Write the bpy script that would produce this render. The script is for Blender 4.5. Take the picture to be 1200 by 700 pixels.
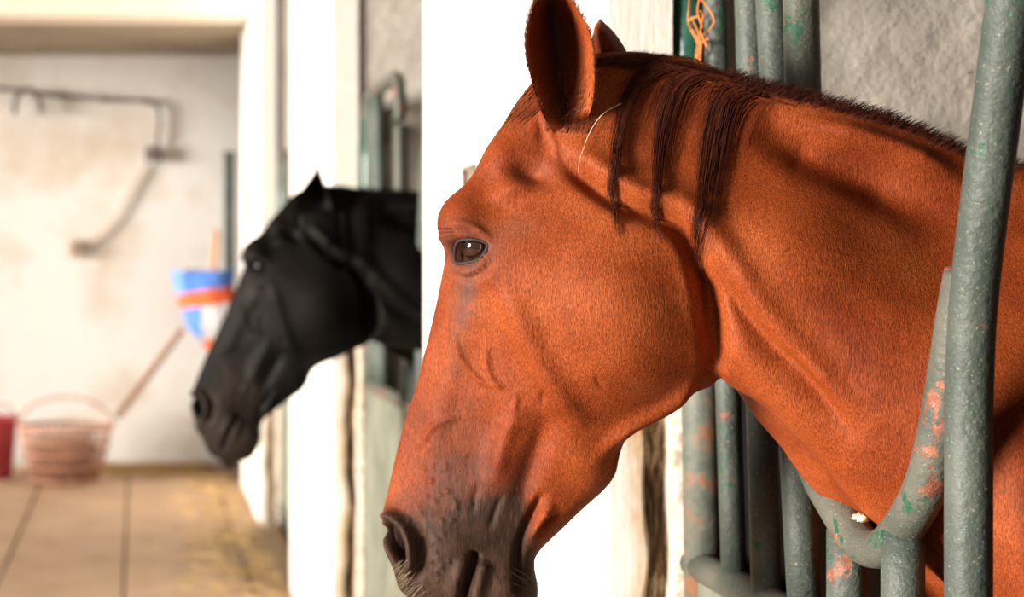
import bpy, bmesh, math, random
import numpy as np
from mathutils import Vector
from mathutils.bvhtree import BVHTree

random.seed(7); RNG = np.random.default_rng(7)
sc = bpy.context.scene
for o in list(bpy.data.objects): bpy.data.objects.remove(o)

# ------------------------------------------------------------------ camera
F, CX, CY, H = 1900.0, 160.0, 300.0, 1.48      # focal length (px), vanishing point of the aisle, eye height
cam = bpy.data.cameras.new('camera'); cam_o = bpy.data.objects.new('camera', cam)
sc.collection.objects.link(cam_o); sc.camera = cam_o
cam_o.location = (0, 0, H); cam_o.rotation_euler = (math.pi/2, 0, 0)
cam.sensor_width = 36; cam.lens = F/1200*36
cam.shift_x = (600-CX)/1200; cam.shift_y = -(350-CY)/1200
cam.clip_start = .02
cam.dof.use_dof = True; cam.dof.focus_distance = 1.72; cam.dof.aperture_fstop = 4.0
# ------------------------------------------------------------------ light
w = bpy.data.worlds.new('world'); sc.world = w; w.use_nodes = True
bg = w.node_tree.nodes['Background']
bg.inputs[0].default_value = (1.0, .93, .84, 1); bg.inputs[1].default_value = .20
sun = bpy.data.lights.new('sun', 'SUN'); sun.energy = 10.5; sun.angle = math.radians(20); sun.color = (1, .92, .82)
sun_o = bpy.data.objects.new('sun', sun); sc.collection.objects.link(sun_o)
sun_o.rotation_euler = Vector((.945, .325, -.06)).to_track_quat('-Z', 'Y').to_euler()
vs = sc.view_settings
vs.view_transform = 'Standard'; vs.look = 'None'; vs.gamma = 1; vs.use_curve_mapping = False; vs.exposure = 0.0
sc.cycles.use_denoising = True
sc.cycles.max_bounces = 8

# ------------------------------------------------------------------ helpers
COL = sc.collection
def tag(o, label=None, cat=None, group=None, kind=None):
    if label: o['label'] = label
    if cat: o['category'] = cat
    if group: o['group'] = group
    if kind: o['kind'] = kind
    return o
def empty(name, loc=(0, 0, 0)):
    o = bpy.data.objects.new(name, None); COL.objects.link(o); o.location = loc; o.empty_display_size = .1
    return o
def wloc(o):
    v = Vector((0, 0, 0))
    while o is not None: v = v + o.location; o = o.parent
    return v
def mk(name, verts, faces, mat, parent=None, origin=(0, 0, 0), smooth=True, attrs=None):
    """one mesh object; verts are world coordinates"""
    off = wloc(parent) if parent else Vector((0, 0, 0))
    org = Vector(origin) if not parent else off
    V = np.asarray(verts, float) - np.array(org)
    me = bpy.data.meshes.new(name); me.from_pydata(V.tolist(), [], [tuple(f) for f in faces]); me.update()
    if smooth: me.polygons.foreach_set('use_smooth', [True]*len(me.polygons))
    for k, a in (attrs or {}).items():
        at = me.attributes.new(k, 'FLOAT_COLOR', 'POINT'); at.data.foreach_set('color', np.asarray(a, np.float32).ravel())
    if mat: me.materials.append(mat)
    o = bpy.data.objects.new(name, me); COL.objects.link(o)
    if parent: o.parent = parent
    else: o.location = org
    return o
class MB:
    def __init__(s): s.v = []; s.f = []
    def add(s, v, f):
        n = len(s.v); s.v += [tuple(p) for p in v]; s.f += [tuple(i+n for i in q) for q in f]; return s
    def box(s, x0, x1, y0, y1, z0, z1):
        return s.add([(x0,y0,z0),(x1,y0,z0),(x1,y1,z0),(x0,y1,z0),(x0,y0,z1),(x1,y0,z1),(x1,y1,z1),(x0,y1,z1)],
                     [(0,3,2,1),(4,5,6,7),(0,1,5,4),(1,2,6,5),(2,3,7,6),(3,0,4,7)])
    def bbox(s, x0, x1, y0, y1, z0, z1, b=.006):
        bm = bmesh.new(); bmesh.ops.create_cube(bm, size=1)
        for v in bm.verts: v.co = Vector(((x0+x1)/2+v.co.x*(x1-x0), (y0+y1)/2+v.co.y*(y1-y0), (z0+z1)/2+v.co.z*(z1-z0)))
        bmesh.ops.bevel(bm, geom=bm.edges[:], offset=b, segments=2, affect='EDGES', profile=.6)
        bm.verts.index_update(); s.add([v.co[:] for v in bm.verts], [[v.index for v in f.verts] for f in bm.faces]); bm.free(); return s
    def tube(s, pts, r, n=14, cap=True, closed=False):
        P = np.asarray(pts, float); m = len(P); R = np.full(m, r, float) if np.isscalar(r) else np.asarray(r, float)
        if closed: T = np.roll(P, -1, 0)-np.roll(P, 1, 0)
        else: T = np.gradient(P, axis=0)
        T /= np.linalg.norm(T, axis=1)[:, None]+1e-12
        up = np.array([0, 0, 1.]) if abs(T[0][2]) < .9 else np.array([1., 0, 0])
        u = np.cross(T[0], up); u /= np.linalg.norm(u); vs_ = []
        for i in range(m):
            u = u-T[i]*np.dot(u, T[i]); u /= np.linalg.norm(u)+1e-12; q = np.cross(T[i], u)
            for k in range(n):
                a = 2*math.pi*k/n; vs_.append(P[i]+R[i]*(math.cos(a)*u+math.sin(a)*q))
        fs = []
        for i in range(m if closed else m-1):
            j = (i+1) % m
            for k in range(n): fs.append((i*n+k, i*n+(k+1) % n, j*n+(k+1) % n, j*n+k))
        if cap and not closed:
            fs.append(tuple(range(n))[::-1]); fs.append(tuple((m-1)*n+k for k in range(n)))
        return s.add(vs_, fs)
    def lathe(s, prof, c, n=32):
        vs_ = []; fs = []
        for r, z in prof:
            for k in range(n):
                a = 2*math.pi*k/n; vs_.append((c[0]+r*math.cos(a), c[1]+r*math.sin(a), c[2]+z))
        for i in range(len(prof)-1):
            for k in range(n): fs.append((i*n+k, i*n+(k+1) % n, (i+1)*n+(k+1) % n, (i+1)*n+k))
        return s.add(vs_, fs)
    def build(s, name, mat, parent=None, origin=(0, 0, 0), smooth=True): return mk(name, s.v, s.f, mat, parent, origin, smooth)
def spl(pts, n):
    """Catmull-Rom through pts"""
    P = np.asarray(pts, float); m = len(P)
    G = np.vstack([2*P[0]-P[1], P, 2*P[-1]-P[-2]]); out = []
    for t in np.linspace(0, m-1-1e-9, n):
        i = int(t); f = t-i; a, b, c, d = G[i], G[i+1], G[i+2], G[i+3]
        out.append(.5*((2*b)+(c-a)*f+(2*a-5*b+4*c-d)*f*f+(3*b-a-3*c+d)*f**3))
    return np.array(out)
def sst(a, b, x): t = np.clip((x-a)/(b-a), 0, 1); return t*t*(3-2*t)
def atX(px, py, X): Y = F*X/(px-CX); return (X, Y, H+(CY-py)*Y/F)
def atY(px, py, Y): return ((px-CX)*Y/F, Y, H+(CY-py)*Y/F)
def project(P): return np.stack([CX+F*P[:, 0]/P[:, 1], CY-F*(P[:, 2]-H)/P[:, 1]], 1)

def sphere(c, r, nu=28, nv=20):
    v, f = [], []
    for j in range(nv+1):
        for i in range(nu):
            a, b = 2*math.pi*i/nu, math.pi*j/nv; v.append((c[0]+r*math.cos(a)*math.sin(b), c[1]+r*math.sin(a)*math.sin(b), c[2]+r*math.cos(b)))
    for j in range(nv):
        for i in range(nu): f.append((j*nu+i, (j+1)*nu+i, (j+1)*nu+(i+1) % nu, j*nu+(i+1) % nu))
    return v, f

# ------------------------------------------------------------------ materials
def newmat(name):
    m = bpy.data.materials.new(name); m.use_nodes = True; nt = m.node_tree
    return m, nt, nt.nodes['Principled BSDF']
def N(nt, t, **kw):
    n = nt.nodes.new(t)
    for k, v in kw.items():
        if k.startswith('i_'):
            key = k[2:]; n.inputs[int(key) if key.isdigit() else key].default_value = v
        else: setattr(n, k, v)
    return n
def coords(nt, scale=(1, 1, 1)):
    tc = N(nt, 'ShaderNodeTexCoord'); mp = N(nt, 'ShaderNodeMapping'); mp.inputs['Scale'].default_value = scale
    nt.links.new(tc.outputs['Object'], mp.inputs['Vector']); return mp.outputs[0]
def noise(nt, co, scale, detail=4, rough=.55, dist=0):
    n = N(nt, 'ShaderNodeTexNoise'); n.inputs['Scale'].default_value = scale; n.inputs['Detail'].default_value = detail
    n.inputs['Roughness'].default_value = rough; n.inputs['Distortion'].default_value = dist
    nt.links.new(co, n.inputs['Vector']); return n.outputs['Fac']
def ramp(nt, fac, stops):
    r = N(nt, 'ShaderNodeValToRGB'); e = r.color_ramp.elements
    while len(e) < len(stops): e.new(.5)
    for i, (p, c) in enumerate(stops): e[i].position = p; e[i].color = c if len(c) == 4 else (*c, 1)
    nt.links.new(fac, r.inputs[0]); return r.outputs[0]
def mix(nt, fac, a, b, mode='MIX'):
    m = N(nt, 'ShaderNodeMix', data_type='RGBA', blend_type=mode)
    for s, v in ((m.inputs['Factor'], fac), (m.inputs[6], a), (m.inputs[7], b)):
        if hasattr(v, 'is_output') or isinstance(v, bpy.types.NodeSocket): nt.links.new(v, s)
        else: s.default_value = v if not isinstance(v, tuple) or len(v) == 4 else (*v, 1)
    return m.outputs[2]
def bump(nt, bsdf, h, strength=.3, dist=.01, prev=None):
    b = N(nt, 'ShaderNodeBump'); b.inputs['Strength'].default_value = strength; b.inputs['Distance'].default_value = dist
    nt.links.new(h, b.inputs['Height'])
    if prev is not None: nt.links.new(prev, b.inputs['Normal'])
    nt.links.new(b.outputs[0], bsdf.inputs['Normal']); return b.outputs[0]
def math_(nt, op, a, b=None):
    m = N(nt, 'ShaderNodeMath', operation=op)
    for i, v in enumerate((a, b)):
        if v is None: continue
        if isinstance(v, bpy.types.NodeSocket): nt.links.new(v, m.inputs[i])
        else: m.inputs[i].default_value = v
    return m.outputs[0]
def simple(name, col, rough=.6, metal=0, var=.25, scale=20, bstr=.15, spec=.4):
    m, nt, b = newmat(name); co = coords(nt)
    n = noise(nt, co, scale); c2 = tuple(max(0, c*(1-var)) for c in col); c3 = tuple(min(1, c*(1+var)) for c in col)
    nt.links.new(ramp(nt, n, [(.3, c2), (.7, c3)]), b.inputs['Base Color'])
    b.inputs['Roughness'].default_value = rough; b.inputs['Metallic'].default_value = metal; b.inputs['Specular IOR Level'].default_value = spec
    if bstr: bump(nt, b, noise(nt, co, scale*4), bstr, .004)
    return m
def paint(name, base, light, rust_amt=.62):
    """chipped, lumpy oil paint on iron pipe with rust and primer showing"""
    m, nt, b = newmat(name); co = coords(nt)
    n1 = noise(nt, co, 9, 5); col = ramp(nt, n1, [(.3, base), (.68, light)])
    green = noise(nt, co, 26, 4, .6, .6); col = mix(nt, ramp(nt, green, [(.60, (0, 0, 0)), (.68, (1, 1, 1))]), col, (.012, .085, .045))
    r1 = noise(nt, co, 17, 6, .65, .3); rm = ramp(nt, r1, [(rust_amt, (0, 0, 0)), (rust_amt+.035, (1, 1, 1))])
    col = mix(nt, rm, col, ramp(nt, noise(nt, co, 60), [(.35, (.16, .045, .03)), (.65, (.30, .12, .07))]))
    d1 = noise(nt, co, 300, 3); col = mix(nt, ramp(nt, d1, [(.64, (0, 0, 0)), (.72, (.8, .8, .8))]), col, (.34, .30, .22))
    nt.links.new(col, b.inputs['Base Color'])
    b.inputs['Roughness'].default_value = .52; b.inputs['Specular IOR Level'].default_value = .35
    p = bump(nt, b, noise(nt, co, 110, 4, .6), .8, .003); bump(nt, b, rm, .25, -.002, p)
    return m
def plaster(name, base, dirt, dirt_amt=.62, scale=2.2, bstr=.35):
    m, nt, b = newmat(name); co = coords(nt)
    n1 = noise(nt, co, scale, 7, .62, .3)
    col = ramp(nt, n1, [(dirt_amt-.12, base), (dirt_amt+.12, dirt)])
    col = mix(nt, ramp(nt, noise(nt, co, 38, 3), [(.70, (0, 0, 0)), (.76, (1, 1, 1))]), col, tuple(c*.6 for c in dirt))
    nt.links.new(col, b.inputs['Base Color']); b.inputs['Roughness'].default_value = .9; b.inputs['Specular IOR Level'].default_value = .15
    bump(nt, b, noise(nt, co, 24, 6, .6), bstr, .012)
    return m
def pier_mat():
    """whitewash; vertex attribute 'stain': r = rotten brown strip, g = tan wash, b = bare cement"""
    m, nt, b = newmat('whitewash'); co = coords(nt)
    at = N(nt, 'ShaderNodeAttribute', attribute_name='stain'); sp = N(nt, 'ShaderNodeSeparateColor'); nt.links.new(at.outputs['Color'], sp.inputs[0])
    base = ramp(nt, noise(nt, co, 2.5, 6), [(.45, (.90, .87, .82)), (.75, (.80, .74, .66))])
    nz = noise(nt, co, 7, 6, .65, .4)
    col = mix(nt, math_(nt, 'MULTIPLY', sp.outputs[1], ramp(nt, nz, [(.30, (.2,)*3), (.62, (1,)*3)])), base, (.62, .40, .20))
    cs = ramp(nt, noise(nt, coords(nt, (30, 30, 9)), 1, 5, .65), [(.40, (.11, .075, .05)), (.52, (.26, .17, .10)), (.60, (.62, .50, .36)), (.66, (.24, .14, .07))])
    col = mix(nt, sp.outputs[0], col, cs)
    cem = ramp(nt, noise(nt, co, 55, 4), [(.35, (.30, .25, .20)), (.6, (.62, .55, .46))])
    col = mix(nt, sp.outputs[2], col, cem)
    nt.links.new(col, b.inputs['Base Color']); b.inputs['Roughness'].default_value = .9; b.inputs['Specular IOR Level'].default_value = .15
    bump(nt, b, noise(nt, co, 30, 6, .6), .15, .01); return m

M = {}
M['pier'] = pier_mat()
M['endwall'] = plaster('dirty_whitewash', (.66, .645, .63), (.52, .44, .36), .58, 1.6)
M['greywall'] = plaster('grey_render', (.60, .55, .49), (.50, .44, .38), .6, 5, .55)
M['stonewall'] = plaster('rough_stone', (.16, .145, .13), (.06, .05, .045), .5, 9, 1.0)
M['ceil'] = plaster('ceiling_render', (.34, .28, .21), (.25, .20, .15), .6, 2)
M['lintel'] = plaster('lintel_render', (.86, .76, .63), (.74, .62, .48), .65, 2)
M['paint'] = paint('green_grey_paint', (.042, .056, .048), (.090, .106, .091), .65)
M['paint_rust'] = paint('rusty_paint', (.055, .066, .055), (.12, .118, .095), .56)
M['enamel'] = simple('green_enamel', (.016, .085, .055), .28, 0, .4, 14, .15, .5)
def post_mat():
    m, nt, b = newmat('green_enamel_over_grey'); co = coords(nt); tc = N(nt, 'ShaderNodeTexCoord'); sp = N(nt, 'ShaderNodeSeparateXYZ'); nt.links.new(tc.outputs['Object'], sp.inputs[0])
    hi = ramp(nt, math_(nt, 'ADD', math_(nt, 'SUBTRACT', sp.outputs[2], 1.0), math_(nt, 'MULTIPLY', math_(nt, 'SUBTRACT', noise(nt, co, 14, 4), .5), .3)), [(.42, (0,)*3), (.56, (1,)*3)])
    lowc = ramp(nt, noise(nt, co, 20, 5, .6), [(.35, (.07, .085, .07)), (.52, (.12, .125, .10)), (.62, (.24, .11, .06))])
    nt.links.new(mix(nt, hi, lowc, ramp(nt, noise(nt, co, 12, 4), [(.3, (.010, .055, .036)), (.7, (.022, .105, .068))])), b.inputs['Base Color'])
    nt.links.new(ramp(nt, hi, [(0, (.6,)*3), (1, (.28,)*3)]), b.inputs['Roughness']); bump(nt, b, noise(nt, co, 90, 3), .4, .003); return m
M['enamel'] = post_mat()
M['panel'] = simple('green_grey_panel', (.16, .17, .13), .6, 0, .35, 6, .2)
M['dark'] = simple('gap_shade_black', (.006, .005, .005), .9, 0, .3, 10, .1, .1)  # black for the sheet that imitates shade between the bars
M['ledge'] = simple('dirty_ledge', (.22, .17, .12), .85, 0, .5, 30, .6, .2)
M['straw'] = simple('straw', (.62, .42, .18), .7, 0, .3, 60, 0)
M['twine'] = simple('orange_twine', (.62, .20, .05), .7, 0, .3, 60, 0)
M['rustiron'] = simple('rusty_iron', (.10, .055, .045), .7, 0, .4, 30, .3)
M['rustwire'] = simple('rusty_wire', (.40, .20, .13), .7, 0, .4, 30, .2)
M['pvc'] = simple('grey_conduit', (.14, .105, .10), .6, 0, .3, 12, .1)
M['wood'] = simple('brown_pole', (.22, .12, .08), .65, 0, .3, 20, .2)
M['orangewood'] = simple('orange_handle', (.62, .26, .12), .6, 0, .2, 20, .1)
M['pink'] = simple('pink_plastic', (.48, .07, .10), .45, 0, .2, 8, .05)
M['cable'] = simple('beige_cable', (.42, .33, .25), .7, 0, .2, 20, 0)

def slab_mat():
    m, nt, b = newmat('stone_slab'); co = coords(nt); oi = N(nt, 'ShaderNodeObjectInfo')
    n1 = noise(nt, co, 3, 6, .6); col = ramp(nt, n1, [(.3, (.46, .29, .18)), (.6, (.60, .41, .27)), (.8, (.70, .52, .37))])
    col = mix(nt, math_(nt, 'MULTIPLY', oi.outputs['Random'], .35), col, (.46, .31, .21))
    nt.links.new(col, b.inputs['Base Color']); b.inputs['Roughness'].default_value = .75
    bump(nt, b, noise(nt, co, 18, 5), .3, .01); return m
M['slab'] = slab_mat()
M['joint'] = simple('dark_joint', (.10, .065, .04), .9, 0, .3, 20, .2)

def coat(name, c_dark, c_mid, c_lite, c_skin, c_gray, c_pink, spec=.14):
    """short horse coat; attribute 'mask': r = dark muzzle skin, g = grey thin-haired skin, b = inside of the ear / very dark, also painted crest shade"""
    m, nt, b = newmat(name)
    at = N(nt, 'ShaderNodeAttribute', attribute_name='mask'); sp = N(nt, 'ShaderNodeSeparateColor'); nt.links.new(at.outputs['Color'], sp.inputs[0])
    big = noise(nt, coords(nt), 9, 4); co = coords(nt, (1.0, 1.0, .24))
    fur = noise(nt, co, 820, 2, .6); fur2 = noise(nt, co, 230, 3, .6)
    col = ramp(nt, big, [(.32, c_dark), (.52, c_mid), (.72, c_lite)])
    col = mix(nt, 1.0, col, ramp(nt, fur, [(.30, (.50, .47, .45)), (.52, (.97, .97, .97)), (.72, (1.35, 1.45, 1.65))]), 'MULTIPLY')
    col = mix(nt, 1.0, col, ramp(nt, fur2, [(.32, (.88,)*3), (.66, (1.08,)*3)]), 'MULTIPLY')
    gmask = math_(nt, 'MULTIPLY', sp.outputs[1], ramp(nt, noise(nt, coords(nt), 45, 4), [(.25, (.4,)*3), (.6, (1,)*3)]))
    col = mix(nt, gmask, col, mix(nt, ramp(nt, fur2, [(.35, (0,)*3), (.65, (1,)*3)]), c_gray, c_pink))
    edge = math_(nt, 'ADD', sp.outputs[0], math_(nt, 'MULTIPLY', math_(nt, 'SUBTRACT', noise(nt, coords(nt), 60, 5), .5), .5))
    mk_ = ramp(nt, edge, [(.10, (0,)*3), (.68, (1,)*3)])
    col = mix(nt, mk_, col, mix(nt, ramp(nt, fur2, [(.35, (0,)*3), (.7, (1,)*3)]), c_skin, tuple(min(1, c*2.6) for c in c_skin)))
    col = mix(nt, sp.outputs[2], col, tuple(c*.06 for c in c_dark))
    nt.links.new(col, b.inputs['Base Color'])
    b.inputs['Roughness'].default_value = .58; b.inputs['Specular IOR Level'].default_value = spec
    p = bump(nt, b, fur, .5, .0012); bump(nt, b, fur2, .35, .002, p)
    return m
M['chestnut'] = coat('chestnut_coat', (.155, .024, .0046), (.245, .046, .0095), (.325, .072, .0180), (.026, .0135, .0090), (.070, .044, .038), (.14, .060, .042))
M['black'] = coat('black_coat', (.003, .0024, .002), (.005, .004, .0033), (.008, .006, .005), (.014, .010, .008), (.016, .012, .010), (.02, .015, .013), .11)
def hairmat(name, a, b_):
    m, nt, b = newmat(name); n = noise(nt, coords(nt, (1, 1, .15)), 300, 2)
    nt.links.new(ramp(nt, n, [(.3, a), (.7, b_)]), b.inputs['Base Color']); b.inputs['Roughness'].default_value = .6; b.inputs['Specular IOR Level'].default_value = .15
    return m
M['mane'] = hairmat('mane_hair', (.030, .006, .003), (.085, .017, .006))
M['manelite'] = hairmat('thin_mane_hair', (.11, .022, .006), (.19, .040, .010))
M['blackmane'] = hairmat('black_mane_hair', (.004, .003, .003), (.010, .008, .007))
M['whisker'] = hairmat('pale_whisker', (.45, .36, .22), (.62, .52, .34))
M['darkwhisker'] = hairmat('dark_whisker', (.03, .02, .015), (.06, .04, .03))
M['whitehair'] = hairmat('straw_hair', (.75, .55, .36), (.85, .66, .46))
def eyemat():
    m, nt, b = newmat('eye'); b.inputs['Base Color'].default_value = (.018, .006, .004, 1)
    b.inputs['Roughness'].default_value = .04; b.inputs['Specular IOR Level'].default_value = .9; b.inputs['Coat Weight'].default_value = 1; b.inputs['Coat Roughness'].default_value = .02
    co = coords(nt); nt.links.new(ramp(nt, noise(nt, co, 90), [(.35, (.010, .004, .003)), (.7, (.05, .014, .007))]), b.inputs['Base Color']); return m
M['eye'] = eyemat()
M['blackeye'] = simple('black_eye', (.004, .003, .003), .35, 0, .2, 90, 0, .3)
M['blacklid'] = simple('black_eyelid', (.006, .005, .005), .7, 0, .3, 200, .2, .15)
M['lid'] = simple('eyelid_skin', (.030, .021, .019), .45, 0, .4, 250, .4, .35)

# ------------------------------------------------------------------ the building
XS, XP = .80, .675                 # plane of the stall fronts, aisle face of the piers
ZA, PITCH, PW = 2.33, 3.30, 1.50   # far end of the first stall, stall spacing, pier width
YE = 11.4                          # end wall
floor = tag(MB().box(-3.6, 4.2, -2.5, YE+.2, -.2, -.018).build('floor', M['joint'], smooth=False), kind='structure')
sl = None
ys = np.arange(-1.5, YE-.02, .93)
for i, x in enumerate(np.arange(-.056-.574*6, .66, .574)):
    for j, y in enumerate(ys):
        x1 = min(x+.574, XP+.12); y1 = min(y+.93, YE)
        dz = random.uniform(-.003, .003)
        MB().bbox(x+.007, x1-.007, y+.007, y1-.007, -.10, dz, .006).build('paving_slab', M['slab'], floor, smooth=False)
tag(MB().box(-3.6, 4.2, YE, YE+.2, -.1, 3.9).build('wall_end', M['endwall'], smooth=False), kind='structure')
tag(MB().box(-3.6, 4.2, 9.5, 9.85, 2.89, 3.8).build('trim_lintel', M['lintel'], smooth=False), kind='structure')
tag(MB().box(-3.6, 4.2, 9.85, YE, 2.89, 3.05).build('ceiling_low', M['ceil'], smooth=False), kind='structure')
tag(MB().box(-1.5, 4.2, -1.0, 9.5, 3.8, 3.95).build('ceiling', M['ceil'], smooth=False), kind='structure')
tag(MB().box(3.9, 4.1, -1.0, YE, -.1, 3.8).build('wall_back', M['stonewall'], smooth=False), kind='structure')

def pier(idx, name):
    y0 = ZA+PITCH*idx; y1 = y0+PW; x0, x1 = XP, XS+.06; z1 = 3.8
    nx, nz = 46, 240; vs_, fs, st = [], [], []
    rr = np.random.default_rng(11)
    tab = rr.random((80, 400)); tab = (tab+np.roll(tab, 1, 0)+np.roll(tab, 1, 1)+np.roll(np.roll(tab, 1, 0), 1, 1))/4
    for j in range(nz+1):
        z = z1*(j/nz)**1.35 if False else z1*j/nz
        for i in range(nx+1):
            fade = float(sst(1.62, 1.45, z)); xe = .770+.038*fade; x = x0+(xe-x0)*i/nx
            wob = .006*math.sin(z*13)+.004*math.sin(z*31+1)
            a = float(sst(.727+wob, .733+wob, x)*sst(.768+wob*.5, .762+wob*.5, x))*fade       # rotten strip
            t = float(sst(.690+wob*2, .715+wob, x)*sst(.80, .78, x))*fade                      # tan wash
            c = float(sst(.766+wob*.5, .772+wob*.5, x))*fade                                   # cement fillet
            y = y0 + a*(.010+.016*tab[i % 80, j % 400]) - c*.010*(1-abs((x-.785)/.02)) * (x < .81) + .0012*(tab[(i*2) % 80, (j*2) % 400]-.5)
            if i == 0: y = y0+.006
            vs_.append((x, y, z)); st.append((a, t*(1-a), c, 1))
    for j in range(nz):
        for i in range(nx):
            q = j*(nx+1)+i; fs.append((q, q+1, q+nx+2, q+nx+1))
    n = len(vs_); ny = 1
    for j in range(nz+1):                      # aisle face shares nothing with the near face, arris slightly rounded
        z = z1*j/nz
        vs_ += [(x0+.001, y0+.006, z), (x0, y0+.02, z), (x0, y1-.02, z), (x0+.012, y1, z), (.80, y1, z)]; st += [(0, 0, 0, 1)]*5
    for j in range(nz):
        for k in range(4):
            q = n+j*5+k; fs.append((q, q+5, q+6, q+1))
    return tag(mk(name, vs_, fs, M['pier'], attrs={'stain': st}, origin=(x0, y0, 0)), kind='structure')
for k, nm in ((-1, 'wall_right_front'), (0, 'wall_right_near'), (1, 'wall_right_middle'), (2, 'wall_right_far')): pier(k, nm)
# partition walls between the stalls (facing the camera) and the floor of the stalls
for k, nm in ((-1, 'wall_partition_front'), (0, 'wall_partition_near'), (1, 'wall_partition_middle'), (2, 'wall_partition_far')):
    y0 = ZA+PITCH*k+(.075 if k < 1 else .012)
    tag(MB().box(XS-.035, 3.9, y0, y0+.3, -.1, 3.8).build(nm, M['greywall'], smooth=False), kind='structure')

# ------------------------------------------------------------------ stall fronts
TR = .0212
SILL = 1.05; TOPZ = 2.03
def stall_front(idx, label, dy_yoke=0.0, detail=True):
    o = PITCH*idx; r = empty('stall_front', (XS, ZA+o-.9, 0))
    tag(r, label, 'stall front', 'iron stall fronts along the aisle')
    ya, yb = ZA+o-(PITCH-PW), ZA+o
    # lower panel with frame
    MB().bbox(XS-.012, XS+.012, ya, yb, .12, SILL-.02, .003).build('lower_panel', M['panel'], r)
    for (z0, z1) in ((.06, .12),): MB().bbox(XS-.022, XS+.022, ya, yb, z0, z1, .004).build('bottom_rail', M['paint'], r)
    MB().tube([(XS, y, SILL-.01) for y in np.linspace(ya, yb, 12)], TR*1.05).build('sill_rail', M['paint_rust'], r)
    # far end post
    pd = 0 if idx == 0 else -.06
    MB().tube([(XS+.004, yb-.035, SILL-.1), (XS+.004, yb-.02, 1.3), (XS+.002, yb+.028+pd, 1.80), (XS+.002, yb+.030+pd, TOPZ-.08)], .027, 20).build('end_post', M['enamel'], r)
    # straight bars between post and yoke: (bottom px, top px) measured on the first stall
    yk = dy_yoke
    def Yp(px): return F*XS/(px-CX)
    bars = [(857, 842, 'paint', .0165), (895, 881, 'paint', .0185), (937, 909, 'paint', .0195)]
    for bpx, tpx, mt, rb in bars:
        y0, y1 = Yp(bpx)+o, Yp(tpx)+o
        sl_ = (y1-y0)/(.55)                     # drift measured between y=600 and y=20
        yB = y0-.12*sl_; yT = min(y0+sl_*(TOPZ-1.15), yb-.03)
        MB().tube([(XS, yB+(yT-yB)*t, SILL+(TOPZ-SILL)*t) for t in np.linspace(0, 1, 10)], rb).build('bar', M[mt], r)
    o += yk
    # yoke: two uprights that lean apart and the V between them
    up_n = spl([(XS, Yp(1135)+o, SILL), (XS, Yp(1135)+o, 1.25), (XS, Yp(1136)+o, 1.36), (XS, Yp(1145)+o, 1.47), (XS, Yp(1184)+o, 1.71), (XS, Yp(1236)+o, TOPZ)], 40)
    MB().tube(up_n, TR, 18).build('yoke_upright', M['paint'], r)
    yf = Yp(937)+o
    arch = [(XS, yb-.005, TOPZ-.16), (XS, yb-.012, TOPZ-.06), (XS, yb-.06, TOPZ-.008), (XS, yb-.14, TOPZ), (XS, yf+.12, TOPZ), (XS, yf+.05, TOPZ-.008), (XS, yf+.008, TOPZ-.05), (XS, yf, TOPZ-.14)]
    MB().tube(spl(arch, 36), TR*.95, 16).build('top_rail', M['paint_rust'], r)
    vpx = [(938, -85), (938, -40), (939, 20), (941, 120), (942, 250), (943, 360), (944, 440), (944, 490), (950, 530), (962, 562), (979, 592), (1001, 627), (1019, 643), (1040, 640), (1062, 613), (1085, 570), (1103, 500), (1115, 430), (1126, 360), (1134, 320)]
    V = np.array([atX(px, py, XS) for px, py in vpx]); V[:, 1] += o
    MB().tube(spl(V, 120), TR*.98, 18).build('yoke', M['paint_rust'], r)
    for px, py in ((992, 622), (1058, 622)):
        a = np.array(atX(px, py, XS)); a[1] += o
        MB().tube([(XS, a[1], SILL), (XS, a[1], (SILL+a[2])/2), tuple(a)], TR, 18).build('bar', M['paint'], r)
    if idx == 0:
        a = np.array(atX(1021, 622, XS)); v, f = sphere(np.zeros(3), 1, 12, 8); rr = np.random.default_rng(3)
        v = np.array([(p[0]*.007, p[1]*.009, p[2]*.004) for p in v])*(.6+.9*rr.random((len(v), 1)))+a+np.array([-.012, 0, .014])
        c_ = mk('paint_chip', v, f, M['whitehair'], r); c_['label'] = 'flake of white paint on the yoke'
    # bars on the near side of the yoke
    for k in range(6):
        y = Yp(1135)+o-.13*(k+1.15)
        if y > ya+.05: MB().tube([(XS, y, SILL), (XS, y, 1.5), (XS, y, TOPZ)], TR).build('bar', M['paint'], r)
    # added black sheet behind the bars, stands in for the shade in the gaps
    yq = 2.13+PITCH*idx
    if idx == 0: MB().bbox(XS+.05, XS+.07, yq, yb+.06, SILL-.02, 1.66, .003).build('gap_shade_sheet', M['dark'], r)
    return r
stall_front(0, 'green-grey pipe stall front with the V-shaped yoke round the chestnut horse')
stall_front(1, 'blurred green pipe stall front the black horse leans out of', -.33)
stall_front(2, 'narrow green stall front furthest away, just before the end wall')

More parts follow.
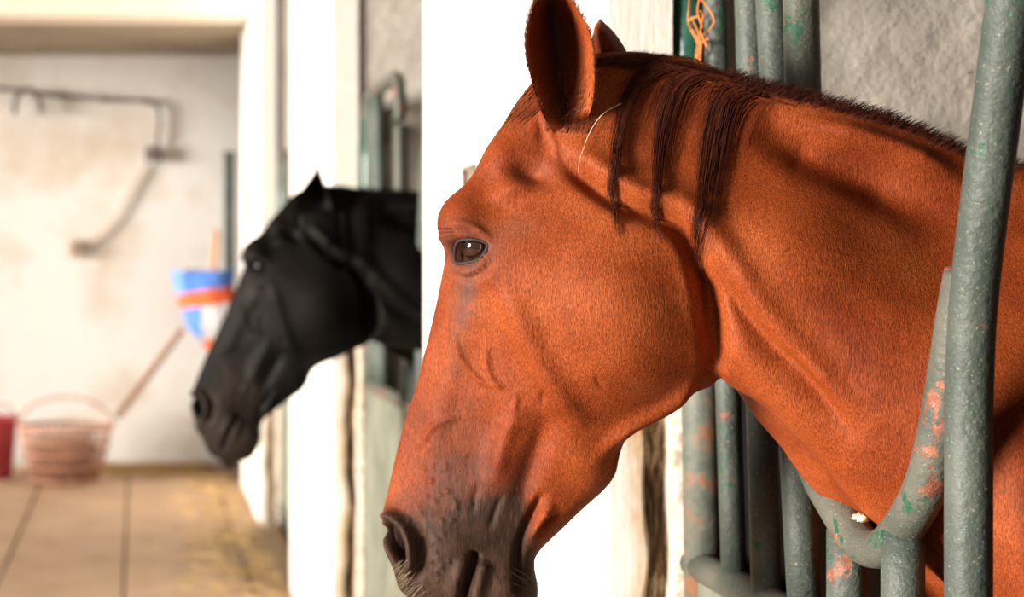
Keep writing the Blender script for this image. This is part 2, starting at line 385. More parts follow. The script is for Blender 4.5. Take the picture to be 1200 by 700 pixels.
# ------------------------------------------------------------------ horses
PSI = math.radians(22)
def ymed(X):
    """plan-view line of the horse's median plane: straight neck through the yoke, head turned away"""
    X = np.asarray(X, float); s = math.tan(PSI); x0, x1, y1 = .50, .95, 1.79
    t = np.clip((x1-X)/(x1-x0), 0, 1); y = y1+s*(x1-x0)*t*t/2
    return np.where(X < x0, y1+s*(x1-x0)/2+s*(x0-X), y)
def solve(px, py, c, psi):
    """world X of the median base of the point seen at (px,py) lying c to the near side"""
    px, py, c, psi = np.broadcast_arrays(*[np.asarray(a, float) for a in (px, py, c, psi)])
    lo = np.full(px.shape, -.5); hi = np.full(px.shape, 4.5)
    for _ in range(60):
        m = (lo+hi)/2; u = CX+F*(m-c*np.sin(psi))/(ymed(m)-c*np.cos(psi)); b = u < px
        lo = np.where(b, m, lo); hi = np.where(b, hi, m)
    X = (lo+hi)/2; Y = ymed(X)-c*np.cos(psi); return X, H+(CY-py)*Y/F
def place(X, z, c, psi): return np.stack([X-c*np.sin(psi), ymed(X)-c*np.cos(psi), z], -1)
# near-side outline of every ring: dorsal edge px, ventral edge px, half widths (m) at five stations, median bulges
R = [ # dx, dy, vx, vy, c0..c4
 (534,752, 556,756, .004,.007,.008,.007,.004),
 (512,744, 584,750, .016,.024,.026,.023,.015),
 (493,722, 606,734, .030,.041,.044,.038,.024),
 (470,680, 617,698, .036,.050,.053,.046,.028),
 (450,645, 613,668, .038,.052,.054,.045,.028),
 (447,610, 619,645, .034,.050,.053,.045,.028),
 (455,572, 652,612, .027,.046,.051,.044,.028),
 (469,512, 688,575, .027,.045,.054,.048,.028),
 (489,447, 713,535, .030,.052,.064,.058,.033),
 (505,380, 742,502, .038,.066,.077,.068,.037),
 (514,338, 772,478, .050,.082,.087,.076,.040),
 (523,292, 802,458, .066,.096,.094,.082,.042),
 (528,246, 818,445, .068,.096,.096,.086,.044),
 (553,206, 826,440, .058,.086,.093,.086,.045),
 (582,158, 835,438, .048,.074,.086,.082,.046),
 (622,103, 843,441, .036,.064,.078,.076,.046),
 (672, 72, 852,447, .026,.055,.072,.072,.047),
 (740, 68, 864,454, .013,.042,.071,.072,.048),
 (810, 80, 884,464, .010,.037,.074,.076,.050),
 (880,102, 914,486, .009,.037,.080,.084,.055),
 (960,122, 958,535, .010,.041,.090,.095,.060),
 (1050,148,1006,592, .011,.047,.104,.110,.066),
 (1140,186,1072,648, .015,.058,.122,.126,.076),
 (1240,212,1176,752, .030,.096,.158,.170,.110),
 (1380,235,1300,920, .045,.140,.215,.235,.170)]
for X, zt, zb, W in ((1.30,1.52,.74,.25),(1.60,1.45,.66,.27),(2.0,1.43,.66,.29),(2.4,1.47,.74,.28),(2.62,1.45,.92,.24),(2.76,1.32,1.05,.16)):
    Xb = X-.08 if X < 1.5 else X
    q = F/1.72
    R.append((CX+q*X, CY-q*(zt-H), CX+q*Xb, CY-q*(zb-H), .3*W, .75*W, W, .85*W, .4*W))
NR = len(R)
psis = np.array([PSI*(1-float(sst(14, 21, i))) for i in range(NR)])
ctrl = []
for i, r in enumerate(R):
    d = np.array(r[:2]); v = np.array(r[2:4]); c = r[4:]; s = math.sin(psis[i])*1050
    pts = [(d[0]+.75*c[0]*s+(0 if i > 16 else 2), d[1]-(6 if i > 16 else 0), 0)]
    for t, cc in zip((0.012, .25, .5, .75, .988), c):
        p = d+(v-d)*t; pts.append((p[0], p[1], cc))
    low = .012*1050*(.5 if i < 16 else .8)
    pts.append((v[0]+.75*c[4]*s+low*.5, v[1]+low*.6, 0))
    P = np.array(pts); X, z = solve(P[:, 0], P[:, 1], P[:, 2], psis[i])
    ctrl.append(np.stack([X, z, P[:, 2], np.full(7, psis[i])], 1))
ctrl = np.array(ctrl)                                   # rings x 7 x (X,z,c,psi)
def cubic_rows(A, ts):
    m = len(A); G = np.concatenate([(2*A[0]-A[1])[None], A, (2*A[-1]-A[-2])[None]]); i = np.clip(ts.astype(int), 0, m-2); f = (ts-i).reshape(-1, *([1]*(A.ndim-1)))
    a, b, c, d = G[i], G[i+1], G[i+2], G[i+3]
    return .5*((2*b)+(c-a)*f+(2*a-5*b+4*c-d)*f*f+(3*b-a-3*c+d)*f**3)
NC = 132
def columns(A):
    B = np.moveaxis(A, 1, 0); g0 = B[1].copy(); g0[:, 2] *= -1; g1 = B[-2].copy(); g1[:, 2] *= -1
    G = np.concatenate([g0[None], B, g1[None]]); ts = np.linspace(0, 6-1e-9, NC); i = ts.astype(int); f = (ts-i)[:, None, None]
    a, b, c, d = G[i], G[i+1], G[i+2], G[i+3]
    return np.moveaxis(.5*((2*b)+(c-a)*f+(2*a-5*b+4*c-d)*f*f+(3*b-a-3*c+d)*f**3), 0, 1)
ts = []
for i in range(NR-1):
    seg = max(math.dist(R[i][:2], R[i+1][:2]), math.dist(R[i][2:4], R[i+1][2:4]))
    n = int(max(4, seg/(2.2 if i < 13 else 3.2 if i < 22 else 9))); n = min(n, 40); ts += list(i+np.arange(n)/n)
ts = np.array(ts+[NR-1-1e-9])
RT = ts
G = columns(cubic_rows(ctrl, ts)); NRG = len(ts)
G[:, 0, 2] = 0; G[:, -1, 2] = 0
# round the muzzle tip shut
P = place(G[..., 0], G[..., 1], G[..., 2], G[..., 3])
def normals(P):
    du = np.gradient(P, axis=0); dv = np.gradient(P, axis=1); n = np.cross(du, dv); n /= np.linalg.norm(n, axis=2)[..., None]+1e-12
    if n[NRG//3, NC//2, 1] > 0: n = -n
    return n
def pxy(P): return CX+F*P[..., 0]/P[..., 1], CY-F*(P[..., 2]-H)/P[..., 1]
nrm = normals(P); ux, uy = pxy(P)
nsm = nrm
def gb(x, y, rx, ry, ang=0):
    a = math.radians(ang); dx, dy = ux-x, uy-y; p = dx*math.cos(a)+dy*math.sin(a); q = -dx*math.sin(a)+dy*math.cos(a)
    return np.exp(-(p/rx)**2-(q/ry)**2)
def dist_poly(pts, taper=True, n=17):
    S = spl(pts, n); best = np.full(ux.shape, 1e9); tt = np.zeros(ux.shape)
    for k in range(len(S)-1):
        a, b = S[k], S[k+1]; ab = b-a; L = ab@ab+1e-9
        t = np.clip(((ux-a[0])*ab[0]+(uy-a[1])*ab[1])/L, 0, 1); d = np.hypot(ux-a[0]-t*ab[0], uy-a[1]-t*ab[1])
        m = d < best; best = np.where(m, d, best); tt = np.where(m, (k+t)/(len(S)-1), tt)
    return best, tt
def ridge(pts, w_, taper=.25):
    d, t = dist_poly(pts); tp = np.minimum(1, np.minimum(t, 1-t)/taper) if taper else 1
    return np.exp(-(d/w_)**2)*tp
def inpoly(poly, soft):
    """smooth mask of a closed outline, 1 inside"""
    Q = np.asarray(poly, float); ins = np.zeros(ux.shape, bool); best = np.full(ux.shape, 1e9)
    for k in range(len(Q)):
        a, b = Q[k], Q[(k+1) % len(Q)]; ab = b-a
        t = np.clip(((ux-a[0])*ab[0]+(uy-a[1])*ab[1])/(ab@ab+1e-9), 0, 1); best = np.minimum(best, np.hypot(ux-a[0]-t*ab[0], uy-a[1]-t*ab[1]))
        cr = ((a[1] > uy) != (b[1] > uy)) & (ux < (b[0]-a[0])*(uy-a[1])/(b[1]-a[1]+1e-9)+a[0]); ins ^= cr
    return sst(-soft, soft, np.where(ins, best, -best))
def closed(pts, n=60):
    P_ = list(pts); S = spl(P_[-2:]+P_+P_[:2], n+40); k = len(P_)
    t = np.linspace(0, k+3, n+40); return S[(t >= 2) & (t < k+2)]
ringi = np.broadcast_to(RT[:, None], ux.shape)
D = np.zeros(ux.shape)
# --- bone and muscle of the face
D += .013*gb(541,262,24,30)                            # brow of the orbit
D += .005*gb(562,322,26,16,-15)                        # below the eye
D -= .010*gb(621,203,22,12,15)+.004*gb(640,178,16,26,20)  # hollow above the eye
D += .006*gb(603,222,26,10,-20)+.005*gb(590,188,20,22)
D += .006*ridge([(575,318),(605,365),(635,425),(662,470),(690,500)],15)   # facial crest running down the cheek
D += .012*gb(725,345,88,108)                           # masseter
D += .004*gb(745,430,50,40)
D -= .013*ridge([(648,178),(690,214),(735,243),(780,258),(806,283),(822,330),(831,385),(834,425)],11,.15)   # edge of the jaw against the neck
D += .007*ridge([(665,165),(712,205),(760,232),(805,243),(832,275),(850,320)],14,.2)
D -= .012*ridge([(826,310),(838,360),(840,410),(832,445)],12,.2)
D += .006*ridge([(838,262),(858,305),(905,372),(955,430),(1010,495)],15,.2)
D -= .007*ridge([(842,320),(868,360),(905,405),(950,448),(1005,520)],10,.2) # jugular groove
D += .006*ridge([(846,372),(880,418),(925,470),(975,530)],18,.25)
D += .010*gb(930,290,80,90,30)
D -= .014*ridge([(880,150),(950,180),(1030,215),(1130,275)],26,.3)
D += .009*ridge([(910,140),(1000,160),(1070,185),(1140,218)],13,.3)
# --- nose
D -= .007*ridge([(648,478),(632,520),(618,560),(606,612)],15,.3)
D -= .004*ridge([(585,468),(560,520),(545,570)],22,.3)
D += .005*ridge([(612,470),(590,520),(578,575)],11,.3)
D += .004*ridge([(560,330),(540,400),(520,470),(505,540)],16,.2)
D += .006*gb(690,545,34,26,40)
D += .006*ridge([(690,540),(735,500),(785,470),(818,440)],8)
D -= .008*ridge([(712,548),(755,508),(800,480),(832,455)],7)
D -= .007*ridge([(640,575),(625,602),(610,635),(605,680),(606,715)],5,.2)
D -= .006*ridge([(655,604),(640,616),(626,632)],4,.25)
D += .005*ridge([(650,590),(632,610),(618,640)],6,.3)
# --- veins
D += .0030*ridge([(534,372),(537,400),(546,425),(562,445),(580,455)],3.2,.2)
D += .0032*ridge([(570,395),(572,430),(582,450),(592,452)],3.4,.2)
D += .0026*ridge([(541,489),(525,492),(510,500),(500,512),(494,524)],2.8,.2)
D += .0020*ridge([(604,455),(606,470),(600,488)],3,.3)
D -= .0024*ridge([(639,452),(637,464),(636,476)],3,.3)
D -= .0018*ridge([(697,434),(701,445),(707,452)],2.6,.3)
D -= .0020*ridge([(561,565),(556,585),(553,605)],3.5,.3)
D -= .0022*ridge([(590,575),(580,600),(572,625)],4,.3)
D += .0018*ridge([(533,582),(535,600)],3,.3)
D += .0022*ridge([(640,150),(650,170),(650,190)],3.5,.3)-.0025*ridge([(631,135),(634,155),(632,172)],4,.3)
# --- nostril and lips
nost = closed([(453,613),(463,616),(470,629),(475,648),(474,664),(466,661),(457,648),(449,630),(448,618)])
D += .0085*ridge([(449,607),(461,607),(474,617),(483,636),(485,656),(479,674)],6.5,.12)
D -= .007*ridge([(486,612),(495,635),(494,660),(486,682)],7,.3)
D += .005*gb(470,688,16,20)
D += .006*gb(520,650,30,40)
D -= .010*ridge([(557,645),(554,662),(547,685),(541,712),(536,740)],4.6,.06)
D += .005*ridge([(568,655),(562,680),(556,715)],8,.2)+.004*ridge([(545,648),(538,675),(530,705)],8,.2)
D += .006*gb(595,690,22,34)
for _ in range(46):                                    # follicle bumps of the muzzle
    x, y = random.uniform(478, 560), random.uniform(520, 690)
    if random.random() < .5: x = random.uniform(490, 535)
    D += .0016*gb(x, y, 1.9, 2.4)
# --- eyelid folds
D += .0032*ridge([(527,292),(531,276),(545,267),(562,270),(578,283)],3.6,.2)
D -= .0028*ridge([(529,282),(536,272),(550,270),(566,274)],2.2,.2)
D -= .0040*ridge([(536,322),(552,326),(570,317),(580,302)],4,.25)
D += .0030*ridge([(537,314),(550,318),(566,311),(576,298)],4,.25)
eye_open = closed([(533,308),(532,295),(536,284),(548,281),(561,282),(571,287),(566,298),(557,305),(545,308)])
D *= sst(24, 21.5, ringi)
D *= np.where(np.abs(D) > 0, 1.55, 1)
Pb = P+nsm*D[..., None]
# neck crest skin wave, chest
def to_faces(nr, nc, flip=False):
    a = np.arange(nr-1)[:, None]*nc+np.arange(nc-1)[None]; q = np.stack([a, a+1, a+nc+1, a+nc], -1).reshape(-1, 4)
    return q[:, ::-1] if flip else q
bvh = BVHTree.FromPolygons([Vector(v) for v in Pb.reshape(-1, 3)], to_faces(NRG, NC).tolist())
CAMP = Vector((0, 0, H))
def hit(px, py):
    d = Vector(((px-CX)/F, 1, -(py-CY)/F)).normalized(); p, n, i, t = bvh.ray_cast(CAMP, d)
    if p is None: return None, None
    if n.y > 0: n = -n
    return np.array(p), np.array(n)
# carve eye socket and nostril
D2 = -.011*inpoly(eye_open, 1.6)
nm_ = inpoly(nost, 2.2); D2 -= .024*nm_*(.6+.4*sst(448, 472, ux))
Pc = Pb+nsm*D2[..., None]
# mirrored half
psi_g = G[..., 3]; nn = np.stack([-np.sin(psi_g), -np.cos(psi_g), np.zeros_like(psi_g)], -1)
B0 = np.stack([G[..., 0], ymed(G[..., 0]), Pc[..., 2]], -1)
dd = ((Pc-B0)*nn).sum(-1)
Pc[:, 0] -= (nn*dd[..., None])[:, 0]; Pc[:, -1] -= (nn*dd[..., None])[:, -1]; dd[:, 0] = 0; dd[:, -1] = 0
Pf = Pc-2*nn*dd[..., None]
# masks
mz = 1.05*gb(525,676,80,60,10)+.95*gb(466,640,26,42)+.95*gb(580,616,42,40,-30)+.7*gb(600,690,34,50)+.40*gb(525,565,32,64,12)+.9*gb(545,725,90,40)+.25*gb(610,560,20,50,20)
mz = np.clip(np.maximum(mz-.25*gb(660,625,30,40), nm_*1.2), 0, 1)
gr = .85*gb(551,293,31,27)*1.0+.95*gb(547,352,15,36,8)+.45*gb(605,268,22,14)+.28*gb(625,203,26,14)+.4*gb(528,520,30,55,12)+.3*gb(560,560,26,60,10)+.3*gb(540,420,10,40)
gr = np.clip(gr, 0, 1)
bk = np.clip(nm_*(.55+.4*sst(454, 464, ux))+.35*gb(582,625,30,34)+.9*inpoly(eye_open, 1.2), 0, 1)
# shade on top of the neck, painted into the coat along the crest
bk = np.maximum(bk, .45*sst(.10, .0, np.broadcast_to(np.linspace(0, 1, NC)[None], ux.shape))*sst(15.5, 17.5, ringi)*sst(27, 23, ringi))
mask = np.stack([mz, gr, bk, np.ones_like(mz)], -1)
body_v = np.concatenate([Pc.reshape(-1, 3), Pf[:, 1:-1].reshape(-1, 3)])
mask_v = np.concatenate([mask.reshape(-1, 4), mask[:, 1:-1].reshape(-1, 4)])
body_f = to_faces(NRG, NC, True).tolist()
n0 = NRG*NC
idx = np.zeros((NRG, NC), int); idx[:, 0] = np.arange(NRG)*NC; idx[:, -1] = np.arange(NRG)*NC+NC-1
idx[:, 1:-1] = n0+np.arange(NRG)[:, None]*(NC-2)+np.arange(NC-2)[None]
q = np.stack([idx[:-1, :-1], idx[:-1, 1:], idx[1:, 1:], idx[1:, :-1]], -1).reshape(-1, 4); body_f += q.tolist()
for e in (0, NRG-1):                                   # caps: muzzle tip and rump
    loop = list(range(e*NC, e*NC+NC))+idx[e, 1:-1][::-1].tolist()
    cen = body_v[loop].mean(0); cen = cen+((0, 0, -.006) if e == 0 else (.05, 0, 0)); k = len(body_v)
    body_v = np.vstack([body_v, cen]); mask_v = np.vstack([mask_v, mask_v[loop[0]]])
    for a, b in zip(loop, loop[1:]+loop[:1]): body_f.append((a, b, k) if e == 0 else (b, a, k))
def append(v, f, mk_):
    global body_v, mask_v, body_f
    n = len(body_v); body_v = np.vstack([body_v, v]); mask_v = np.vstack([mask_v, np.broadcast_to(mk_, (len(v), 4)) if np.ndim(mk_) == 1 else mk_]); body_f = body_f+[tuple(i+n for i in q) for q in f]
# legs
for X, s in ((1.22, 1), (1.22, -1), (2.52, 1), (2.52, -1)):
    y = 1.79+s*.15; rear = X > 2; k = 1 if rear else 0
    path = [(X-.02, y, .98), (X+.02*k, y, .80), (X-.06*k, y, .62), (X+.09*k, y, .46), (X+.05*k, y, .30), (X+.03*k, y, .12), (X-.02, y, .06), (X-.04, y, .0)]
    rad = [.13+.03*k, .10+.03*k, .065, .048, .033, .034, .045, .055]
    mb = MB().tube(spl(path, 28), np.interp(np.linspace(0, 7, 28), range(8), rad), 16); append(np.array(mb.v), mb.f, np.array([0, 0, 0, 1.]))
# ears
def ear(st, c_rim, cup, thick, n=22, facing=1, darkin=.85):
    """leaf-shaped cup. st: (py, left px, right px) from base to tip. Inner skin + outer skin joined at the rims"""
    S = spl(st, 34); nu = len(S); V, K = [], []
    for side in (0, 1):
        for a, (y, l, r) in enumerate(S):
            v = a/(nu-1)
            for t in np.linspace(-1, 1, n):
                x = (l+r)/2+(r-l)/2*t; bowl = (1-abs(t)**2.2)
                dep = cup*bowl*min(1, (1-v)*3.5)*(.08+.92*float(sst(.02, .55, v)))+(r-l)/1050*.10*t
                th = thick*(1-abs(t)**6)*(1.0 if side else 0)*min(1, (1-v)*12)
                c = c_rim+.012*v-facing*(dep+th)-.004*t*(1-v)
                c -= facing*.034*(1-float(sst(0, .24, v)))
                yy = y+6*bowl*(1-v)-3*t
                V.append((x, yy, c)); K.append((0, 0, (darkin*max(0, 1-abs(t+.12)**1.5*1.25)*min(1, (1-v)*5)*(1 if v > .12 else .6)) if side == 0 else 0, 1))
    V = np.array(V); X, z = solve(V[:, 0], V[:, 1], V[:, 2], PSI); W = place(X, z, V[:, 2], np.full(len(X), PSI))
    f = [tuple(q) for q in to_faces(nu, n)]+[tuple(i+nu*n for i in q) for q in to_faces(nu, n, True)]
    for a in range(nu-1):
        for col, fl in ((0, 0), (n-1, 1)):
            A, B = a*n+col, (a+1)*n+col; q = (A, B, B+nu*n, A+nu*n); f.append(q if not fl else q[::-1])
    return W, f, np.array(K)
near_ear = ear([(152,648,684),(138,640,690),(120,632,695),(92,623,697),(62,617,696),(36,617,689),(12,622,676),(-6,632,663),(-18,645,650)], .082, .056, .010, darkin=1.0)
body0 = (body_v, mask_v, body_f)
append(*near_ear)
far_ear = ear([(120,680,740),(95,684,742),(72,689,738),(54,692,729),(40,694,719),(30,696,709),(24,699,703)], -.050, .030, .012, facing=-1)
append(*far_ear)
bodyA = (body_v, mask_v, body_f)
body_v, mask_v, body_f = body0
append(*ear([(150,622,734),(122,620,736),(92,628,732),(64,640,724),(38,655,712),(14,670,698),(0,680,688)], .075, .045, .014, darkin=.6))
append(*ear([(120,690,750),(95,694,752),(72,702,744),(56,712,732),(48,718,724)], -.050, .030, .012, facing=-1))
bodyB = (body_v, mask_v, body_f)

# ---- hair
_SC = {}
def strands(paths, r0, n=7):
    if (id(paths), r0) in _SC: return _SC[(id(paths), r0)]
    mb = _SC[(id(paths), r0)] = MB()
    for p in paths:
        S = spl(p, n) if len(p) < n else np.asarray(p); mb.tube(S, np.linspace(r0, r0*.25, len(S)), 3, cap=False)
    return mb
def lock(path, count, spread0, spread1, lift, minlen=.55, crest=0):
    """strands that follow a lock drawn on the surface of the neck"""
    out = []; path = np.array(path, float)
    for k in range(count):
        a = random.gauss(0, 1); b = .7*a+.7*random.gauss(0, 1); L = minlen+(1-minlen)*random.random()**1.5; off = random.random()
        m = 16; S = spl(path, 60)[:max(16, int(60*L))]; S = S[np.linspace(0, len(S)-1, m).astype(int)]; pts = []
        for i, (x, y) in enumerate(S):
            t = i/(m-1)*L; wv = spread0*(1-t)**1.5*a+spread1*b*min(1, 2*t)
            x2 = x+wv+1.5*math.sin(3*t+k); y2 = y+(wv*.25 if t < .3 else 0)
            h, n_ = hit(x2, y2); g = 0
            while h is None and g < 14: y2 += 2.5; g += 1; h, n_ = hit(x2, y2)
            if h is None: break
            pts.append(h+n_*(lift*(.4+.9*off)*(1 if t < .8 else .6)+.0015))
        if len(pts) >= 10: out.append(np.array(pts))
    return out
dark_paths, lite_paths = [], []
for path in ([(806,84),(780,80),(752,92),(734,122),(724,160),(719,205),(719,245),(722,280)],
             [(842,92),(815,90),(792,104),(779,138),(772,178),(769,215),(768,255),(772,285)],
             [(886,108),(862,104),(843,118),(831,155),(824,200),(819,240),(817,275),(822,320)]):
    dark_paths += lock(path, 190, 10, 1.7, .005, .22); lite_paths += lock(path, 70, 9, 6, .0035, .30)
    P2 = [(x+26, y+14) for x, y in path[:5]]
    lite_paths += lock(P2, 30, 10, 10, .003, .5)
dark_paths += lock([(878,108),(856,118),(845,150),(838,195),(829,250),(822,300),(826,345)], 46, 9, 3, .005, .6)
lite_paths += lock([(822,262),(820,300),(823,340),(826,380)], 12, 3, 2, .002, .7)
lite_paths += lock([(722,235),(723,258),(724,285)], 8, 3, 2, .002, .7)+lock([(769,240),(771,265),(773,290)], 8, 3, 2, .002, .7)
# hair laid along the poll between the ears and the locks
for k in range(150):
    x0 = random.uniform(690, 780); y0 = 72+random.uniform(-4, 14)*random.random(); ln = random.uniform(35, 80); pts = []
    for t in np.linspace(0, 1, 7):
        x = x0+ln*t; y = y0+(x-x0)*.12-5*math.sin(math.pi*t)*random.uniform(.5, 1); h, n_ = hit(x, max(y, 66)); g = 0
        while h is None and g < 10: y += 2; g += 1; h, n_ = hit(x, y)
        if h is not None: pts.append(h+n_*.003+np.array([0, 0, .003*math.sin(math.pi*t)]))
    if len(pts) == 7: (lite_paths if random.random() < .3 else dark_paths).append(np.array(pts))
# roached fuzz on the crest towards the withers
fuzz = []
r0_, r1_ = 16.2, 25
for k in range(8500):
    rp = random.uniform(r0_, r1_); i = int(np.argmin(abs(RT-rp))); base = Pc[i, 0].copy()
    s = random.gauss(0, .010); base[1] += s; base[2] -= abs(s)*.7+.002
    ln = random.uniform(.008, .019)*(1 if rp > 18.5 else .5); dx = random.gauss(.65, .25); dy = s*25+random.gauss(0, .25)
    d = np.array([dx, dy, 1.]); d /= np.linalg.norm(d); cur = np.array([random.gauss(.3, .3), random.gauss(0, .3), -.35])
    fuzz.append(np.array([base+d*ln*t+cur*ln*t*t*.55 for t in np.linspace(0, 1, 5)]))
# forelock
fore = []
for k in range(70):
    x0, y0 = random.uniform(606, 640), random.uniform(98, 128); ln = random.uniform(22, 52); pts = []
    for t in np.linspace(0, 1, 6):
        x = x0-ln*.72*t; y = y0+ln*t*random.uniform(.66, .74); h, n_ = hit(x, y); g = 0; xx = x
        while h is None and g < 16: xx += 3; g += 1; h, n_ = hit(xx, y)
        if h is not None: pts.append(h+n_*.0016)
    if len(pts) == 6: fore.append(np.array(pts))
# rim hair of the near ear
earhair = []
EV = near_ear[0]; nE = 22
for k in range(1500):
    a = random.randint(1, 31); col = random.choice((0, nE-1)); fr = random.random(); base = EV[a*nE+col]*(1-fr)+EV[(a+1)*nE+col]*fr; base[1] += .002
    if a < 14 and random.random() < .55:
        col = random.randint(2, nE-3); base = EV[a*nE+col].copy()
    side = -1 if col == 0 else 1
    ln = random.uniform(.004, .010); d = np.array([side*random.uniform(-.3, .55)*(1 if col in (0, nE-1) else .25), -.4, random.uniform(.3, 1.0)]); d /= np.linalg.norm(d)
    earhair.append(np.array([base+d*ln*t for t in np.linspace(0, 1, 4)]))
for k in range(260):
    x0, y0 = random.uniform(640, 694), random.uniform(128, 158); h, n_ = hit(x0, y0); h2, n2 = hit(x0+random.gauss(0, 2), y0-random.uniform(9, 20))
    if h is None or h2 is None: continue
    q = h+(h2-h)*.5+n_*.004; earhair.append(np.array([h+n_*.0005, q, h2+n2*.010]))
# whiskers
wh, dwh = [], []
for k in range(26):
    y = random.uniform(655, 715); x = 455+(y-640)*.55+random.uniform(-2, 16); h, n_ = hit(x, y); g = 0
    while h is None and g < 14: x += 2; g += 1; h, n_ = hit(x, y)
    if h is None: continue
    ln = random.uniform(.020, .050); d = np.array([-.85, -.15, -random.uniform(.3, 1.1)]); d /= np.linalg.norm(d)
    wh.append(np.array([h+d*ln*t+np.array([.2, 0, -.3])*ln*t*t*.4 for t in np.linspace(0, 1, 6)]))
for k in range(16):
    x, y = random.uniform(585, 612), random.uniform(660, 700); h, n_ = hit(x, y)
    if h is None: continue
    ln = random.uniform(.03, .07); d = np.array([.85, -.2, -random.uniform(.1, .6)]); d /= np.linalg.norm(d)
    dwh.append(np.array([h+d*ln*t+np.array([0, 0, -.3])*ln*t*t for t in np.linspace(0, 1, 6)]))
lash = []
for k in range(3):
    h, n_ = hit(530+2*k, 268+4*k)
    if h is not None:
        d = np.array([-.95, -.2, .12-.1*k]); lash.append(np.array([h+d*.045*t+np.array([0, 0, -.25])*.045*t*t for t in np.linspace(0, 1, 6)]))
white = [np.array([hit(x, y)[0]+hit(x, y)[1]*.006 for x, y in spl([(727,124),(706,136),(690,160),(683,185),(681,200)], 12)])]

# ---- eye
ec, en = hit(551, 294)
eye_c = ec-en*.0215
eye_geo = sphere(eye_c, .0185)
lid_ring = []
for x, y in eye_open:
    h, n_ = hit(x, y); lid_ring.append(h+n_*-.0015)
lid_ring = np.array(lid_ring)
nl = len(lid_ring)
lid_mb = MB().tube(lid_ring, .0019, 10, closed=True)

BASE = (1.9, 1.72, 0)
def build_horse(name, warp, base, coatm, hair_d, hair_l, label, fine=True):
    bv, bm_, bf = bodyA if fine else bodyB
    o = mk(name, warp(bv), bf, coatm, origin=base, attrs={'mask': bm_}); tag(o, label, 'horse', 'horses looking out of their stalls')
    e = mk('eyeball', warp(np.array(eye_geo[0])), eye_geo[1], M['eye'] if fine else M['blackeye'], o); e['label'] = 'glossy dark brown eye'
    mk('eyelid', warp(np.array(lid_mb.v)), lid_mb.f, M['lid'] if fine else M['blacklid'], o)
    def hairpart(nm, paths, r, mat, lab=None):
        if not paths: return
        mb = strands(paths, r); h = mk(nm, warp(np.array(mb.v)), mb.f, mat, o); h['kind'] = 'stuff'
        if lab: h['label'] = lab
    hairpart('mane', dark_paths, .0006, hair_d, 'long thin locks of mane falling over the neck' if fine else None)
    hairpart('thin_mane', lite_paths, .0005, hair_l)
    hairpart('crest_hair', fuzz, .0004, hair_d)
    hairpart('forelock', fore, .0007, hair_l)
    if fine:
        hairpart('ear_hair', earhair, .0003, hair_l)
        hairpart('whiskers', wh, .00026, M['whisker'], 'pale whiskers under the nostril')
        hairpart('chin_whiskers', dwh, .0004, M['darkwhisker'])
        hairpart('eyelashes', lash, .0003, M['darkwhisker'])
        hairpart('straw_stem', white, .0008, M['whitehair'], 'single pale straw-coloured hair caught behind the ear')
    return o
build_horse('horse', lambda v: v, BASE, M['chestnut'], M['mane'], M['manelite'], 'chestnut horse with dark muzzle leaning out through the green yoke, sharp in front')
# black horse: same breed and build, head stretched forward more, neck carried level
def warp_black(v):
    v = np.asarray(v, float); c = np.array(atY(770, 262, 1.79)); u = project(v)
    a, b = np.array([720., 66.]), np.array([850., 450.]); d = b-a; nrm_ = np.array([d[1], -d[0]])/np.linalg.norm(d)
    s = (u-a)@nrm_; wgt = sst(-70, 90, s)
    wgt = np.where(v[:, 0] > .95, 1, wgt)
    ang = np.radians(-9+(9+13)*wgt)                    # head swings forward, neck lifts
    p = v-c; x, z = p[:, 0]*np.cos(ang)-p[:, 2]*np.sin(ang)*1, p[:, 0]*np.sin(ang)+p[:, 2]*np.cos(ang)
    y = p[:, 1]; ph = math.radians(14); S = 1.18
    x2 = x*math.cos(ph)-y*math.sin(ph); y2 = x*math.sin(ph)+y*math.cos(ph)
    t = np.array(atY(404, 314, 4.50))
    return np.stack([t[0]+S*x2, t[1]+S*y2, t[2]+S*z], 1)
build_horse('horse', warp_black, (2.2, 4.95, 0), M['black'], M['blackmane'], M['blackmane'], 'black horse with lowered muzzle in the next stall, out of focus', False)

# ------------------------------------------------------------------ things along the end wall
YW = YE-.04
def wall_item(name, label, cat, base): return tag(empty(name, base), label, cat)
t = wall_item('conduit', 'dark conduit pipe running along the end wall and bending down', 'pipe', atY(100, 112, YW))
MB().tube(spl([atY(-60,101,YW), atY(20,106,YW), atY(75,113,YW), atY(125,116,YW), atY(172,119,YW), atY(185,126,YW), atY(187,145,YW), atY(184,172,YW)], 40), .013, 10).build('pipe', M['pvc'], t)
for x, y in ((75,113),(123,116),(172,119)): a = atY(x, y, YW); MB().bbox(a[0]-.022, a[0]+.022, a[1]-.022, a[1]+.022, a[2]-.022, a[2]+.022, .004).build('clip', M['pvc'], t)
a = atY(180,180,YW); MB().bbox(a[0]-.06, a[0]+.06, a[1]-.035, a[1]+.022, a[2]-.055, a[2]+.045, .012).build('junction_box', M['pvc'], t)
cb = MB().tube(spl([atY(172,192,YW+.015), atY(152,228,YW+.015), atY(135,258,YW+.015), atY(112,282,YW+.015), atY(95,290,YW+.015)], 24), .011, 8).build('cable', M['cable'], origin=atY(95,290,YW))
tag(cb, 'thin beige cable slanting down the end wall below the box', 'cable')
a = atY(88,290,YW); br = wall_item('wall_hook', 'small brown iron hook on the end wall at the foot of the cable', 'hook', a)
MB().bbox(a[0]-.045, a[0]+.045, a[1]-.012, a[1]+.03, a[2]-.07, a[2]+.05, .008).build('plate', M['cable'], br)
MB().tube(spl([(a[0], a[1], a[2]+.02), (a[0], a[1]-.05, a[2]+.01), (a[0], a[1]-.07, a[2]-.03), (a[0], a[1]-.05, a[2]-.05)], 14), .010, 8).build('hook', M['rustiron'], br)
